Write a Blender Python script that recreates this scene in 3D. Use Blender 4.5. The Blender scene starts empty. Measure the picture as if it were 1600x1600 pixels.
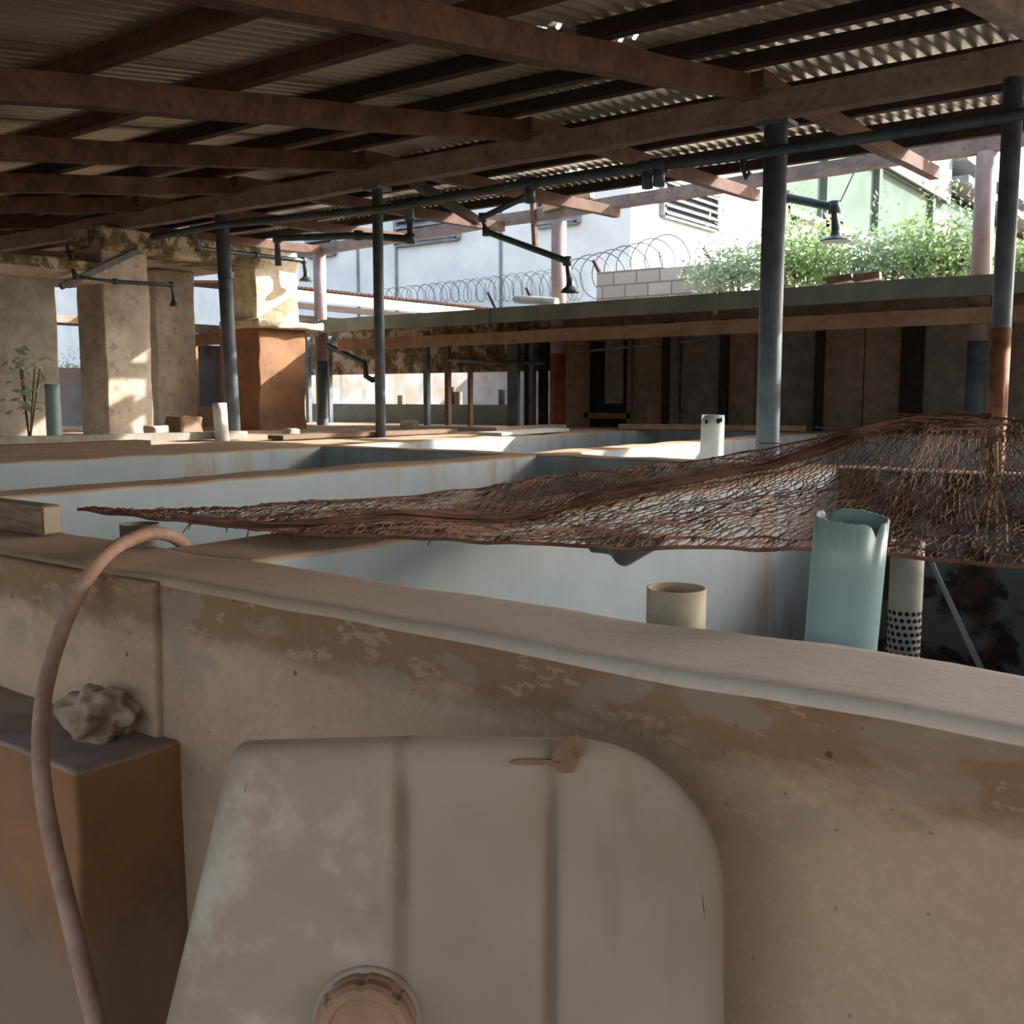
import bpy, bmesh, math, random
from mathutils import Vector, Matrix, noise
random.seed(7)
C = bpy.context.scene.collection
sc = bpy.context.scene
PITCH = math.radians(6.42); EYE = Vector((0, 0, 1.6)); F = 1600.0
ST, CT = math.sin(PITCH), math.cos(PITCH)

# ------------------------------------------------ survey helpers: a sight line met with a plane of the site
def ray(px, py):
    a, b = (px - 800) / F, (800 - py) / F
    f = CT + b * ST; z = b * CT - ST; r = a
    return Vector((.8 * r - .6 * f, .6 * r + .8 * f, z))
def PZ(px, py, z):
    d = ray(px, py); return EYE + d * ((z - EYE.z) / d.z)
def PY(px, py, y):
    d = ray(px, py); return EYE + d * (y / d.y)
def PX(px, py, x):
    d = ray(px, py); return EYE + d * (x / d.x)

# ------------------------------------------------ materials
def lin(h):
    v = [int(h[i:i + 2], 16) / 255 for i in (0, 2, 4)]
    return [(c / 12.92 if c <= .04045 else ((c + .055) / 1.055) ** 2.4) for c in v] + [1]
class N:
    def __init__(s, name):
        s.m = bpy.data.materials.new(name); s.m.use_nodes = True
        s.t = s.m.node_tree; s.n = s.t.nodes; s.l = s.t.links
        s.b = s.n['Principled BSDF']; s.co = s.n.new('ShaderNodeTexCoord').outputs['Object']
    def lk(s, a, b): s.l.new(a, b)
    def map(s, scale):
        m = s.n.new('ShaderNodeMapping'); m.inputs['Scale'].default_value = scale; s.lk(s.co, m.inputs[0]); return m.outputs[0]
    def noise(s, sc_, det=4, rough=.55, stretch=None, dist=0):
        t = s.n.new('ShaderNodeTexNoise'); t.inputs['Scale'].default_value = sc_; t.inputs['Detail'].default_value = det
        t.inputs['Roughness'].default_value = rough; t.inputs['Distortion'].default_value = dist
        s.lk(s.map(stretch) if stretch else s.co, t.inputs['Vector']); return t.outputs['Fac']
    def rng(s, v, a, b, c=0, d=1):
        r = s.n.new('ShaderNodeMapRange'); r.interpolation_type = 'SMOOTHSTEP'
        for i, x in zip(('From Min', 'From Max', 'To Min', 'To Max'), (a, b, c, d)): r.inputs[i].default_value = x
        s.lk(v, r.inputs[0]); return r.outputs[0]
    def math(s, op, a, b=None):
        m = s.n.new('ShaderNodeMath'); m.operation = op
        for i, x in enumerate((a, b)):
            if x is None: continue
            if isinstance(x, (int, float)): m.inputs[i].default_value = x
            else: s.lk(x, m.inputs[i])
        return m.outputs[0]
    def mix(s, f, a, b):
        m = s.n.new('ShaderNodeMix'); m.data_type = 'RGBA'
        for i, x in ((0, f), (6, a), (7, b)):
            if isinstance(x, (int, float)): m.inputs[i].default_value = x
            elif isinstance(x, str): m.inputs[i].default_value = lin(x)
            else: s.lk(x, m.inputs[i])
        return m.outputs[2]
    def xyz(s):
        x = s.n.new('ShaderNodeSeparateXYZ'); s.lk(s.co, x.inputs[0]); return x.outputs
    def spots(s, sc_, r0, r1):
        v = s.n.new('ShaderNodeTexVoronoi'); v.inputs['Scale'].default_value = sc_; s.lk(s.co, v.inputs['Vector'])
        return s.rng(v.outputs['Distance'], r0, r1, 1, 0)
    def done(s, col, rough=.85, bump=None, bs=.3, bd=.01, metal=0, spec=.3):
        if isinstance(col, str): s.b.inputs['Base Color'].default_value = lin(col)
        else: s.lk(col, s.b.inputs['Base Color'])
        s.b.inputs['Roughness'].default_value = rough; s.b.inputs['Metallic'].default_value = metal
        s.b.inputs['Specular IOR Level'].default_value = spec
        if bump is not None:
            k = s.n.new('ShaderNodeBump'); k.inputs['Strength'].default_value = bs; k.inputs['Distance'].default_value = bd
            s.lk(bump, k.inputs['Height']); s.lk(k.outputs[0], s.b.inputs['Normal'])
        return s.m
def simple(name, a, b, sc_=4, rough=.8, stretch=None, bs=.25, metal=0, spec=.3, lo=.35, hi=.65, bd=.006):
    n = N(name); f = n.noise(sc_, 5, .6, stretch)
    return n.done(n.mix(n.rng(f, lo, hi), a, b), rough, f, bs, bd, metal, spec)

def mk_plaster():
    n = N('dusty_plaster'); X = n.xyz()
    big = n.noise(2.2, 5, .6); fine = n.noise(55, 4, .7); streak = n.noise(3.5, 4, .6, (1, 1, .12))
    c = n.mix(n.rng(big, .3, .7), 'AE9682', '9C8572')
    c = n.mix(n.math('MULTIPLY', n.rng(streak, .5, .75), .45), c, '8E7661')
    c = n.mix(n.math('MULTIPLY', n.rng(fine, .45, .75), .35), c, 'C2AA92')
    # washed brown dirt below the lip of the wall, with ragged lower edge
    rag = n.noise(7, 6, .7, (1, 1, 2.2)); zz = n.math('ADD', X[2], n.math('MULTIPLY', rag, .16))
    c = n.mix(n.math('MULTIPLY', n.rng(zz, 1.13, 1.2), .75), c, '70533C')
    pale = n.math('MULTIPLY', n.rng(n.noise(11, 5, .7, (1, 1, 2.5)), .56, .62), n.rng(X[2], 1.03, 1.1)); c = n.mix(n.math('MULTIPLY', pale, .6), c, 'A58E77')
    grey = n.math('MULTIPLY', n.rng(n.noise(4.5, 3, .5, (1, 1, 2)), .55, .62), n.rng(X[2], .9, 1.05))
    c = n.mix(n.math('MULTIPLY', grey, .55), c, '8B8074')
    c = n.mix(n.math('MULTIPLY', n.spots(9, .035, .06), .75), c, '4A3324')
    c = n.mix(n.math('MULTIPLY', n.spots(23, .05, .09), .5), c, '5E4433')
    return n.done(c, .9, n.math('ADD', n.math('MULTIPLY', fine, .4), big), .45, .012, spec=.2)
def mk_sand():
    n = N('sandy_wall_top'); X = n.xyz()
    a = n.noise(3, 5, .6); f = n.noise(45, 4, .7)
    c = n.mix(n.rng(a, .3, .7), '9A826D', 'A6907D')
    c = n.mix(n.math('MULTIPLY', n.rng(X[0], -2.2, -.4), .8), c, 'C6C0BB')  # paler towards the right: sky light from that side put into the colour
    c = n.mix(n.math('MULTIPLY', n.rng(f, .5, .7), .22), c, '8E7763')
    return n.done(c, .95, n.math('ADD', a, n.math('MULTIPLY', f, .3)), .3, .01, spec=.15)
def mk_blue():
    n = N('faded_blue_paint'); X = n.xyz()
    a = n.noise(1.6, 5, .6); st = n.noise(5, 5, .65, (1, 1, .18)); f = n.noise(24, 5, .7)
    c = n.mix(n.rng(a, .3, .7), '98A2A7', '8A9499')
    c = n.mix(n.math('MULTIPLY', n.rng(st, .55, .75), .4), c, '7C888B')
    c = n.mix(n.math('MULTIPLY', n.rng(f, .6, .75), .35), c, '75797A')
    s2 = n.math('MULTIPLY', n.rng(st, .45, .65), n.rng(X[1], 3.9, 4.7))
    c = n.mix(n.math('MULTIPLY', s2, .55), c, '8A6B55')
    return n.done(c, .75, n.math('ADD', a, n.math('MULTIPLY', f, .3)), .25, .008)
def mk_tankend():
    n = N('stained_tank_end'); a = n.noise(4.5, 5, .65); b = n.noise(9, 3, .5)
    c = n.mix(n.rng(a, .42, .58), '7C858A', '5A4638'); c = n.mix(n.math('MULTIPLY', n.rng(b, .52, .62), .8), c, '30343A')
    return n.done(c, .9, a, .3)
def mk_timber(name, a, b, dark):
    n = N(name); g = n.noise(2.2, 6, .65, (2, 2, 2)); f = n.noise(18, 5, .6)
    c = n.mix(n.rng(g, .35, .65), a, b); c = n.mix(n.math('MULTIPLY', n.rng(f, .5, .7), .5), c, dark)
    return n.done(c, .85, f, .4, .008, spec=.2)
def mk_mossy():
    n = N('peeling_mossy_plaster'); a = n.noise(3.2, 6, .7); b = n.noise(7, 5, .6)
    c = n.mix(n.rng(a, .42, .55), 'B0A48F', '6B6149'); c = n.mix(n.math('MULTIPLY', n.rng(b, .52, .6), .8), c, '4B4634')
    return n.done(c, .95, a, .6, .03, spec=.15)
def mk_crackwhite():
    n = N('cracked_white_plaster'); v = n.n.new('ShaderNodeTexVoronoi'); v.feature = 'DISTANCE_TO_EDGE'; v.inputs['Scale'].default_value = 4
    n.lk(n.co, v.inputs['Vector']); a = n.noise(2.6, 5, .6)
    c = n.mix(n.rng(a, .4, .6), 'CFC6B2', 'B5A88F'); c = n.mix(n.math('MULTIPLY', n.rng(v.outputs['Distance'], .0, .03, 1, 0), .6), c, '7A6B55')
    return n.done(c, .9, a, .4, .02)
def mk_pillar():
    n = N('brown_pillar_plaster'); a = n.noise(2.2, 6, .65); b = n.noise(8, 4, .6)
    c = n.mix(n.rng(a, .35, .65), 'AFA497', '93867A'); c = n.mix(n.math('MULTIPLY', n.rng(b, .55, .66), .5), c, '70655B')
    return n.done(c, .9, b, .4, .015)
def mk_drum():
    n = N('dusty_plastic_tank'); X = n.xyz()
    a = n.noise(3.5, 5, .6); st = n.noise(9, 4, .6, (1, 1, .16)); s2 = n.noise(13, 3, .6, (1, 1, .14))
    c = n.mix(n.rng(a, .35, .65), '87786A', '8F8378')
    c = n.mix(n.math('MULTIPLY', n.rng(st, .58, .72), .45), c, '74675B')
    c = n.mix(n.math('MULTIPLY', n.rng(s2, .63, .72), .6), c, '6F7678')
    lx = n.math('ADD', n.math('MULTIPLY', X[0], .809), n.math('MULTIPLY', X[1], .588))
    for gx in (-.09, .107): c = n.mix(n.math('MULTIPLY', n.rng(n.math('ABSOLUTE', n.math('SUBTRACT', lx, gx - .0745)), .002, .02, 1, 0), n.math('MULTIPLY', n.rng(st, .3, .6), .75)), c, '6B5B4D')
    pale = n.math('MULTIPLY', n.rng(n.noise(7, 5, .65), .5, .66), n.rng(X[0], -.86, -.95))
    c = n.mix(n.math('MULTIPLY', pale, .7), c, 'A8A297')  # left part paled in patches: light falling on it put into the colour
    return n.done(c, .6, a, .12, .006, spec=.35)
def mk_rustblock():
    n = N('damp_brown_block'); X = n.xyz(); a = n.noise(3.2, 5, .65); st = n.noise(5, 4, .6, (1, 1, .25))
    c = n.mix(n.rng(a, .35, .65), '8A6142', '76573F'); z = n.math('ADD', X[2], n.math('MULTIPLY', st, .3))
    c = n.mix(n.math('MULTIPLY', n.rng(z, .72, .5), .7), c, '7C6A5E')
    c = n.mix(n.math('MULTIPLY', n.rng(a, .55, .7), .5), c, '5E4636')
    return n.done(c, .85, a, .3, .01)
def mk_leaf(name, a, b):
    n = N(name); f = n.noise(3, 3); n.done(n.mix(n.rng(f, .3, .7), a, b), .6)
    n.b.inputs['Transmission Weight'].default_value = 0
    tr = n.n.new('ShaderNodeBsdfTranslucent'); tr.inputs[0].default_value = lin(b)
    mx = n.n.new('ShaderNodeMixShader'); mx.inputs[0].default_value = .35
    out = n.n['Material Output']; n.lk(n.b.outputs[0], mx.inputs[1]); n.lk(tr.outputs[0], mx.inputs[2]); n.lk(mx.outputs[0], out.inputs[0])
    return n.m
M = dict(
    plaster=mk_plaster(), sand=mk_sand(), blue=mk_blue(), tankend=mk_tankend(), mossy=mk_mossy(), crack=mk_crackwhite(), pillar=mk_pillar(),
    drum=mk_drum(), block=mk_rustblock(),
    timber=mk_timber('red_brown_timber', '5F463B', '4A3831', '2C2320'), timber2=mk_timber('pale_brown_timber', '7A6E68', '675C58', '443933'),  # timber2 greyed and lifted: glare on the main beam put into its colour
    dark=mk_timber('dark_timber', '3B2E29', '2C2523', '1B1716'), ply=mk_timber('dim_brown_boards', '8C7A6D', '786A60', '5A5049'),
    ply2=mk_timber('dim_grey_brown_boards', '807670', '6E6661', '544E4A'),
    steel=simple('dark_painted_steel', '59626A', '475057', 6, .5, None, .15), pinksteel=simple('faded_pink_paint', '94807D', '80706D', 5, .6),  # steel lifted above its own tone: haze before the posts put into colour
    rustpole=simple('rusty_pole', '8A5A3C', '5C3B2A', 8, .8), tin=simple('weathered_roof_tin', 'A7A298', '8F8A81', 1.5, .42, None, .15, .55),
    pvc=simple('dark_green_pvc', '35464A', '2B383C', 5, .45), bluepvc=simple('pale_blue_pvc', '7F979A', '6F888A', 3, .4, (1, 1, .3), .05, 0, .45),
    cream=simple('cream_pvc', 'B0A48D', '9C8F78', 6, .5), white=simple('white_pvc', 'CFD0CB', 'B9BAB5', 6, .5), greypvc=simple('dusty_grey_pvc', 'A39C93', '8C857C', 8, .6),
    rust=simple('rusty_wire', '86604E', '5C4034', 9, .75, None, .2, .15), hose=simple('dusty_pink_hose', 'A08272', '8A6D5E', 20, .75),
    cap=simple('brown_cap', '93745F', '7E6250', 12, .6), concrete=simple('grey_concrete', '8E8980', '77726A', 5, .9, None, .4), soil=simple('dry_soil', '8C7660', '6F5C4A', 3, .95, None, .5),
    gutter=simple('grey_green_gutter', '78807A', '656E6A', 3, .6), lumber=simple('orange_lumber', 'A68A74', '8F745F', 5, .8),
    blackhole=simple('black_gap', '15181C', '101215', 3, .9), wallwhite=simple('factory_white_render', 'D9DEE0', 'C9D0D4', .8, 1, None, .1, 0, 0),
    green=simple('pale_green_cladding', '66746D', '5E6C65', .8, 1, None, .1, 0, 0), clad=simple('ribbed_white_cladding', '8F9899', '7C8688', 8, 1, (1, 6, .05), .1, 0, 0),
    vent=simple('grey_vent', '8B9196', '767C82', 3, .9, None, .1, 0, .05), blockwork=None, wire=simple('grey_wire', '6D7478', '565C60', 3, .5, None, .1, .5),
    wood=simple('weathered_wood', '7A6656', '63513F', 10, .85, (1, 6, 6)), woodend=simple('pale_wood_end', 'A69684', '968673', 12, .85),
    lump=simple('dried_clay_lump', 'A08E7E', '7A6A5E', 14, .95, None, .6), rag=simple('grey_plastic_rag', '80868A', '686B6D', 6, .5),
    raffia=simple('raffia_string', 'A8946F', '8C7853', 9, .8), mud=simple('mud_smear', '78614E', '6C5645', 12, .9), stem=simple('plant_stem', '6B5B40', '57492F', 8, .9),
    leaf=mk_leaf('bright_leaf', '6A8557', '8AA36C'), leaf2=mk_leaf('pale_leaf', '738A70', '92A58B'), roofbrown=simple('brown_roof_tin', '8A6F60', '74594C', 4, .7),
    panes=simple('pale_glass', 'AFC4C4', '9FB6B8', 2, .2), redrust=simple('faded_red_paint', '8A4236', '6B352D', 6, .7), palewall=None)
def mk_blockwork():
    n = N('grey_blockwork'); b = n.n.new('ShaderNodeTexBrick'); b.inputs['Scale'].default_value = 1; b.inputs['Brick Width'].default_value = .45
    b.inputs['Row Height'].default_value = .22; b.inputs['Mortar Size'].default_value = .015
    b.inputs['Color1'].default_value = lin('A29E98'); b.inputs['Color2'].default_value = lin('928D87'); b.inputs['Mortar'].default_value = lin('6F6A64')
    x = n.xyz(); cb = n.n.new('ShaderNodeCombineXYZ'); n.lk(n.math('ADD', x[0], x[1]), cb.inputs[0]); n.lk(x[2], cb.inputs[1]); n.lk(cb.outputs[0], b.inputs['Vector'])
    return n.done(b.outputs['Color'], .95, b.outputs['Fac'], -.3, .01)
def mk_palewall():
    n = N('streaked_pale_wall'); a = n.noise(1.2, 5, .6); st = n.noise(2.5, 5, .65, (1, 1, .2))
    c = n.mix(n.rng(a, .4, .6), '7E8084', '786E66'); c = n.mix(n.math('MULTIPLY', n.rng(st, .55, .7), .6), c, '484845')
    return n.done(c, 1, a, .2, spec=0)
M['blocktop'] = simple('dusty_block_top', '94847A', '7F7065', 6, .95)
M['blockwork'] = mk_blockwork(); M['palewall'] = mk_palewall()

# ------------------------------------------------ mesh builder
class MB:
    def __init__(s): s.v = []; s.f = []
    def add(s, vs, fs):
        o = len(s.v); s.v += [Vector(v) for v in vs]; s.f += [tuple(o + i for i in f) for f in fs]; return s
    def box(s, lo, hi, rot=0, piv=None):
        x0, y0, z0 = lo; x1, y1, z1 = hi
        vs = [Vector(p) for p in ((x0, y0, z0), (x1, y0, z0), (x1, y1, z0), (x0, y1, z0), (x0, y0, z1), (x1, y0, z1), (x1, y1, z1), (x0, y1, z1))]
        if rot:
            c = Vector(piv) if piv else (vs[0] + vs[6]) / 2; R = Matrix.Rotation(rot, 3, 'Z'); vs = [R @ (v - c) + c for v in vs]
        return s.add(vs, [(0, 3, 2, 1), (4, 5, 6, 7), (0, 1, 5, 4), (1, 2, 6, 5), (2, 3, 7, 6), (3, 0, 4, 7)])
    def bar(s, a, b, w, h, n=1, wob=0):          # rectangular timber from a to b, w sideways, h upright
        a, b = Vector(a), Vector(b); d = (b - a).normalized(); sd = d.cross(Vector((0, 0, 1)))
        sd = Vector((1, 0, 0)) if sd.length < .01 else sd.normalized(); up = sd.cross(d)
        vs = []; fs = []
        for i in range(n + 1):
            p = a.lerp(b, i / n)
            if wob: p = p + (noise.noise_vector(p * 1.3) * wob)
            for q, r in ((-1, -1), (1, -1), (1, 1), (-1, 1)): vs.append(p + sd * (q * w / 2) + up * (r * h / 2))
        for i in range(n):
            for k in range(4): fs.append((i * 4 + k, i * 4 + (k + 1) % 4, i * 4 + 4 + (k + 1) % 4, i * 4 + 4 + k))
        fs += [(3, 2, 1, 0), tuple(n * 4 + k for k in range(4))]
        return s.add(vs, fs)
    def tube(s, pts, r, n=10, caps=True):
        pts = [Vector(p) for p in pts]; m = len(pts); rs = r if isinstance(r, (list, tuple)) else [r] * m
        vs = []; fs = []; prev = None
        for i, p in enumerate(pts):
            d = (pts[min(i + 1, m - 1)] - pts[max(i - 1, 0)]).normalized()
            if prev is None:
                ref = Vector((0, 0, 1)) if abs(d.z) < .9 else Vector((1, 0, 0)); e = d.cross(ref).normalized()
            else: e = (prev - d * prev.dot(d)).normalized()
            prev = e; g = d.cross(e)
            for k in range(n):
                a = 2 * math.pi * k / n; vs.append(p + (e * math.cos(a) + g * math.sin(a)) * rs[i])
        for i in range(m - 1):
            for k in range(n): fs.append((i * n + k, i * n + (k + 1) % n, (i + 1) * n + (k + 1) % n, (i + 1) * n + k))
        if caps: fs += [tuple(reversed(range(n))), tuple((m - 1) * n + k for k in range(n))]
        return s.add(vs, fs)
    def pipe(s, a, b, r, th, n=40, jag=None):     # open hollow pipe standing from a to b, jag(k)=height change of the rim
        a, b = Vector(a), Vector(b); d = (b - a).normalized(); e = d.cross(Vector((0, 1, 0))).normalized(); g = d.cross(e)
        vs = []
        for (p, rr, top) in ((a, r, 0), (b - d * .09, r, 0), (b, r, 1), (b, r - th, 1), (b - d * .09, r - th, 0), (b - d * min(.6, (b - a).length * .8), r - th, 0)):
            for k in range(n):
                t = 2 * math.pi * k / n; q = p + (e * math.cos(t) + g * math.sin(t)) * rr
                if top and jag: q = q + d * jag(t)
                vs.append(q)
        fs = [(j * n + k, j * n + (k + 1) % n, (j + 1) * n + (k + 1) % n, (j + 1) * n + k) for j in range(5) for k in range(n)]
        fs.append(tuple(5 * n + k for k in range(n)))
        return s.add(vs, fs)
    def grid(s, fn, nu, nv):
        vs = [fn(i / nu, j / nv) for i in range(nu + 1) for j in range(nv + 1)]
        return s.add(vs, [(i * (nv + 1) + j, (i + 1) * (nv + 1) + j, (i + 1) * (nv + 1) + j + 1, i * (nv + 1) + j + 1) for i in range(nu) for j in range(nv)])
    def build(s, name, mat, parent=None, smooth=False, origin=True, bevel=0, mats=None, pick=None):
        me = bpy.data.meshes.new(name); off = Vector((0, 0, 0))
        if parent is None and origin:
            xs = [v.x for v in s.v]; ys = [v.y for v in s.v]; zs = [v.z for v in s.v]
            off = Vector(((min(xs) + max(xs)) / 2, (min(ys) + max(ys)) / 2, min(zs)))
        me.from_pydata([tuple(v - off) for v in s.v], [], s.f)
        bm = bmesh.new(); bm.from_mesh(me)
        bmesh.ops.recalc_face_normals(bm, faces=bm.faces)
        if bevel: bmesh.ops.bevel(bm, geom=bm.edges[:], offset=bevel, segments=2, affect='EDGES', profile=.6)
        bm.to_mesh(me); bm.free()
        for m_ in ([mat] if mats is None else mats): me.materials.append(m_)
        if pick:
            for p in me.polygons: p.material_index = pick(p.normal, p.center + off)
        if smooth:
            for p in me.polygons: p.use_smooth = True
        o = bpy.data.objects.new(name, me); C.objects.link(o); o.location = off
        if parent is not None:
            o.parent = parent; o.location = -parent.location
        return o
def tag(o, label=None, cat=None, group=None, kind=None):
    for k, v in (('label', label), ('category', cat), ('group', group), ('kind', kind)):
        if v: o[k] = v
    return o
def thing(name, loc, label, cat, group=None):
    o = bpy.data.objects.new(name, None); C.objects.link(o); o.location = loc; o.empty_display_size = .1
    return tag(o, label, cat, group)
def struct(o, label=None, cat=None): return tag(o, label, cat, None, 'structure')
ORD = ['first', 'second', 'third', 'fourth', 'fifth', 'sixth', 'seventh', 'eighth', 'ninth', 'tenth', 'eleventh', 'twelfth', 'thirteenth', 'fourteenth']

# plastered wall block: subdivided, rounded, slightly uneven by hand
def masonry(name, lo, hi, mats, pick, amp=.006, seg=.09, bev=.02):
    lo, hi = Vector(lo), Vector(hi); bm = bmesh.new()
    n = [max(1, min(150, int((hi[i] - lo[i]) / seg))) for i in range(3)]
    bmesh.ops.create_cube(bm, size=1)
    for v in bm.verts: v.co = Vector([lo[i] + (v.co[i] + .5) * (hi[i] - lo[i]) for i in range(3)])
    bmesh.ops.bevel(bm, geom=bm.edges[:], offset=bev, segments=4, affect='EDGES', profile=.5)
    for i in range(3):
        for k in range(1, n[i]):
            co = Vector((0, 0, 0)); co[i] = lo[i] + (hi[i] - lo[i]) * k / n[i]; no = Vector((0, 0, 0)); no[i] = 1
            bmesh.ops.bisect_plane(bm, geom=bm.verts[:] + bm.edges[:] + bm.faces[:], plane_co=co, plane_no=no)
    for v in bm.verts:
        if v.co.z > lo.z + .02: v.co += noise.noise_vector(v.co * 2.3) * amp * 1.5 + noise.noise_vector(v.co * 7) * amp * .6
    bmesh.ops.recalc_face_normals(bm, faces=bm.faces)
    me = bpy.data.meshes.new(name); bm.to_mesh(me); bm.free()
    for m_ in mats: me.materials.append(m_)
    for p in me.polygons: p.material_index = pick(p.normal, p.center); p.use_smooth = True
    o = bpy.data.objects.new(name, me); C.objects.link(o); return struct(o)

# ================================================ SETTING
TT = 1.2                                            # height of the tank walls
struct(MB().add([(-90, -20, 0), (60, -20, 0), (60, 120, 0), (-90, 120, 0)], [(0, 1, 2, 3)]).build('floor', M['soil'], origin=False))
side = lambda n, c: 1 if n.z > .4 else 0
masonry('wall_front', (-6.2, 1.32, 0), (2.8, 1.63, TT), [M['plaster'], M['sand'], M['blue']],
        lambda n, c: 1 if n.z > .45 else (2 if n.y > .5 else 0), .006, .05, .03)
bt = [M['blue'], M['sand'], M['tankend']]
masonry('wall_inner', (-2.38, 1.6, 0), (-2.0, 5.8, TT), bt, side)
masonry('wall_middle', (-4.4, 1.6, 0), (-4.1, 11.45, TT), bt, side)
masonry('wall_outer', (-7.6, 1.6, 0), (-6.25, 11.45, TT), bt, side)
masonry('wall_end', (-6.3, 5.75, 0), (2.8, 6.0, TT), bt, lambda n, c: 1 if n.z > .6 else (2 if c.x > -2.1 and n.y < -.5 else 0))
masonry('wall_rear', (-7.6, 11.4, 0), (4, 11.65, TT), bt, side)
masonry('wall_right', (.35, 1.6, 0), (.65, 11.45, TT), bt, side)
struct(MB().box((-6.3, 1.6, 0), (2.8, 11.5, .12)).build('floor_tank', M['concrete'], origin=False))
masonry('floor_platform', (-16, 1.5, 0), (-7.5, 13.5, 1.13), [M['sand'], M['sand']], side, .012, .3)

# corrugated roof: rises from the near side to the post row, then flattens to the far eave
def zr(y): return 4.06 + (.15 * (y - 7.4) if y < 7.4 else .03 * (y - 7.4))
EAVE = 10.95; NEAR = -2.6  # unseen near end drawn out behind the camera to darken the foreground
ys = [NEAR, -1.4, -.2, .6, 1.5, 2.6, 3.7, 4.8, 5.9, 6.8, 7.4, 8.2, 9.1, 10.0, EAVE]
x0, x1 = -19.0, 5.0; PIT = .105; SEG = 8; nx = int((x1 - x0) / PIT * SEG)  # unseen right end run on to keep sun patches off the tanks
slits = [(PY(820, 40, 5.6).x, 5.55), ]
rm = MB(); vs = []; fs = []
def wave(i): return .026 * math.cos(2 * math.pi * i / SEG)
for i in range(nx + 1):
    x = x0 + i * PIT / SEG
    for j, y in enumerate(ys): vs.append((x, y + (.05 * noise.noise(Vector((x * .9, 3, 0))) if j in (0, len(ys) - 1) else 0), zr(y) + .02 + wave(i)))
ny = len(ys)
for i in range(nx):
    for j in range(ny - 1): fs.append((i * ny + j, (i + 1) * ny + j, (i + 1) * ny + j + 1, i * ny + j + 1))
def roof_hit(px, py):                                # where a sight line meets the sheeting
    lo, hi = .2, 20
    for _ in range(40):
        m = (lo + hi) / 2; p = PY(px, py, m)
        if p.z > zr(p.y): hi = m
        else: lo = m
    return PY(px, py, lo)
holes = []
for (ax, ay, bx, by, w) in ((822, 44, 900, 48, .05), (956, 63, 990, 66, .05), (250, 357, 332, 357, .10), (180, 255, 245, 256, .07), (245, 255, 300, 256, .06),
                            (640, 285, 700, 292, .10), (880, 266, 905, 270, .05), (1000, 262, 1010, 266, .05)):
    a, b = roof_hit(ax, ay), roof_hit(bx, by)
    if a.y < EAVE - .2 and b.y < EAVE - .2: holes.append((a, b, w))
rm.add(vs, fs)
bm_keep = []
cuts = []
roof = rm.build('ceiling', M['tin'], origin=False, smooth=True)
bm = bmesh.new(); bm.from_mesh(roof.data)
for a, b, w in holes:                                # rust slits in the tin where daylight shows
    X0, X1 = min(a.x, b.x), max(a.x, b.x); y_ = (a.y + b.y) / 2
    if X1 - X0 < .2: X1 = X0 + .2
    for yy in (y_ - w / 2, y_ + w / 2):
        geom = [f for f in bm.faces if X0 - .1 < f.calc_center_median().x < X1 + .1]
        es = set(e for f in geom for e in f.edges); vv = set(v for f in geom for v in f.verts)
        bmesh.ops.bisect_plane(bm, geom=geom + list(es) + list(vv), plane_co=(0, yy, 0), plane_no=(0, 1, 0))
    dead = [f for f in bm.faces if X0 < f.calc_center_median().x < X1 and abs(f.calc_center_median().y - y_) < w / 2]
    bmesh.ops.delete(bm, geom=dead, context='FACES')
bm.to_mesh(roof.data); bm.free()
for p in roof.data.polygons: p.use_smooth = True
struct(roof)

# ================================================ ROOF TIMBERS AND POSTS
purl_y = [-2.3, -1.0, .1, 1.0, 2.1, 3.2, 4.2, 5.2, 6.2, 7.0, 8.1, 9.1, 10.0, 10.75]
for i, y in enumerate(purl_y):
    z = zr(y) - .058; k = len(purl_y) - 1 - i
    m = MB().bar((x0 + .1, y, z), (x1 - .1, y, z), .08, .10, 24, .012)
    tag(m.build('purlin', M['timber'] if y < 5 else M['dark']), f'dark timber purlin under the tin roof, {ORD[k]} counting inward from the far eave', 'roof purlin', 'purlins under the roof tin')
raf = [(-16.6, 'M'), (-14.8, 'M'), (-13.0, 'M'), (-11.0, 'M'), (-9.2, 'M'), (-7.3, 'M'), (-5.35, 'M'), (-3.3, 'M'), (-1.35, 'M'), (.7, 'M'), (2.8, 'M')]
names = ['rust brown rafter at the far left end of the roof', 'rust brown rafter second from the far left end of the roof', 'rust brown rafter just left of the plaster pillars, high above them', 'rust brown timber rafter nearest the plaster pillars', 'rust brown timber rafter above the leftmost of the three shed posts', 'rust brown timber rafter meeting the thin middle post',
         'rust brown timber rafter between the thin middle post and thick post', 'broad rust brown rafter running to the top of the thick dark post', 'timber rafter above the rusty pole at the right',
         'timber rafter beyond the right edge of the photo, second past the thick post', 'outermost timber rafter on the right side of the roof']
for (x, _), lb in zip(raf, names):
    z = lambda y: zr(y) - .105 - .085
    m = MB().bar((x, NEAR + .1, z(NEAR + .1)), (x, 7.42, z(7.42)), .12, .16, 14, .015)
    m.bar((x + .1, 7.2, z(7.4) - .005), (x + .1, 11.9, z(11.9)), .10, .13, 8, .012)
    tag(m.build('rafter', M['timber'] if x < -2 else M['timber2']), lb, 'rafter', 'rafters of the shed roof')
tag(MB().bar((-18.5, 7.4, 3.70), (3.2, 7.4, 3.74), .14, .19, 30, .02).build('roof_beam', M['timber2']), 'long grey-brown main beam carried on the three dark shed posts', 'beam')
e0, e1 = PY(470, 383, 12.0), PY(1600, 200, 12.0); dv = (e1 - e0); e0.z -= .13; e1.z -= .10
tag(MB().bar(e0 - dv * .25, e1 + dv * .5, .14, .15, 26, .03).build('eave_beam', M['timber2']), 'thin weathered beam along the open far eave on the pinkish poles', 'beam')
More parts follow.
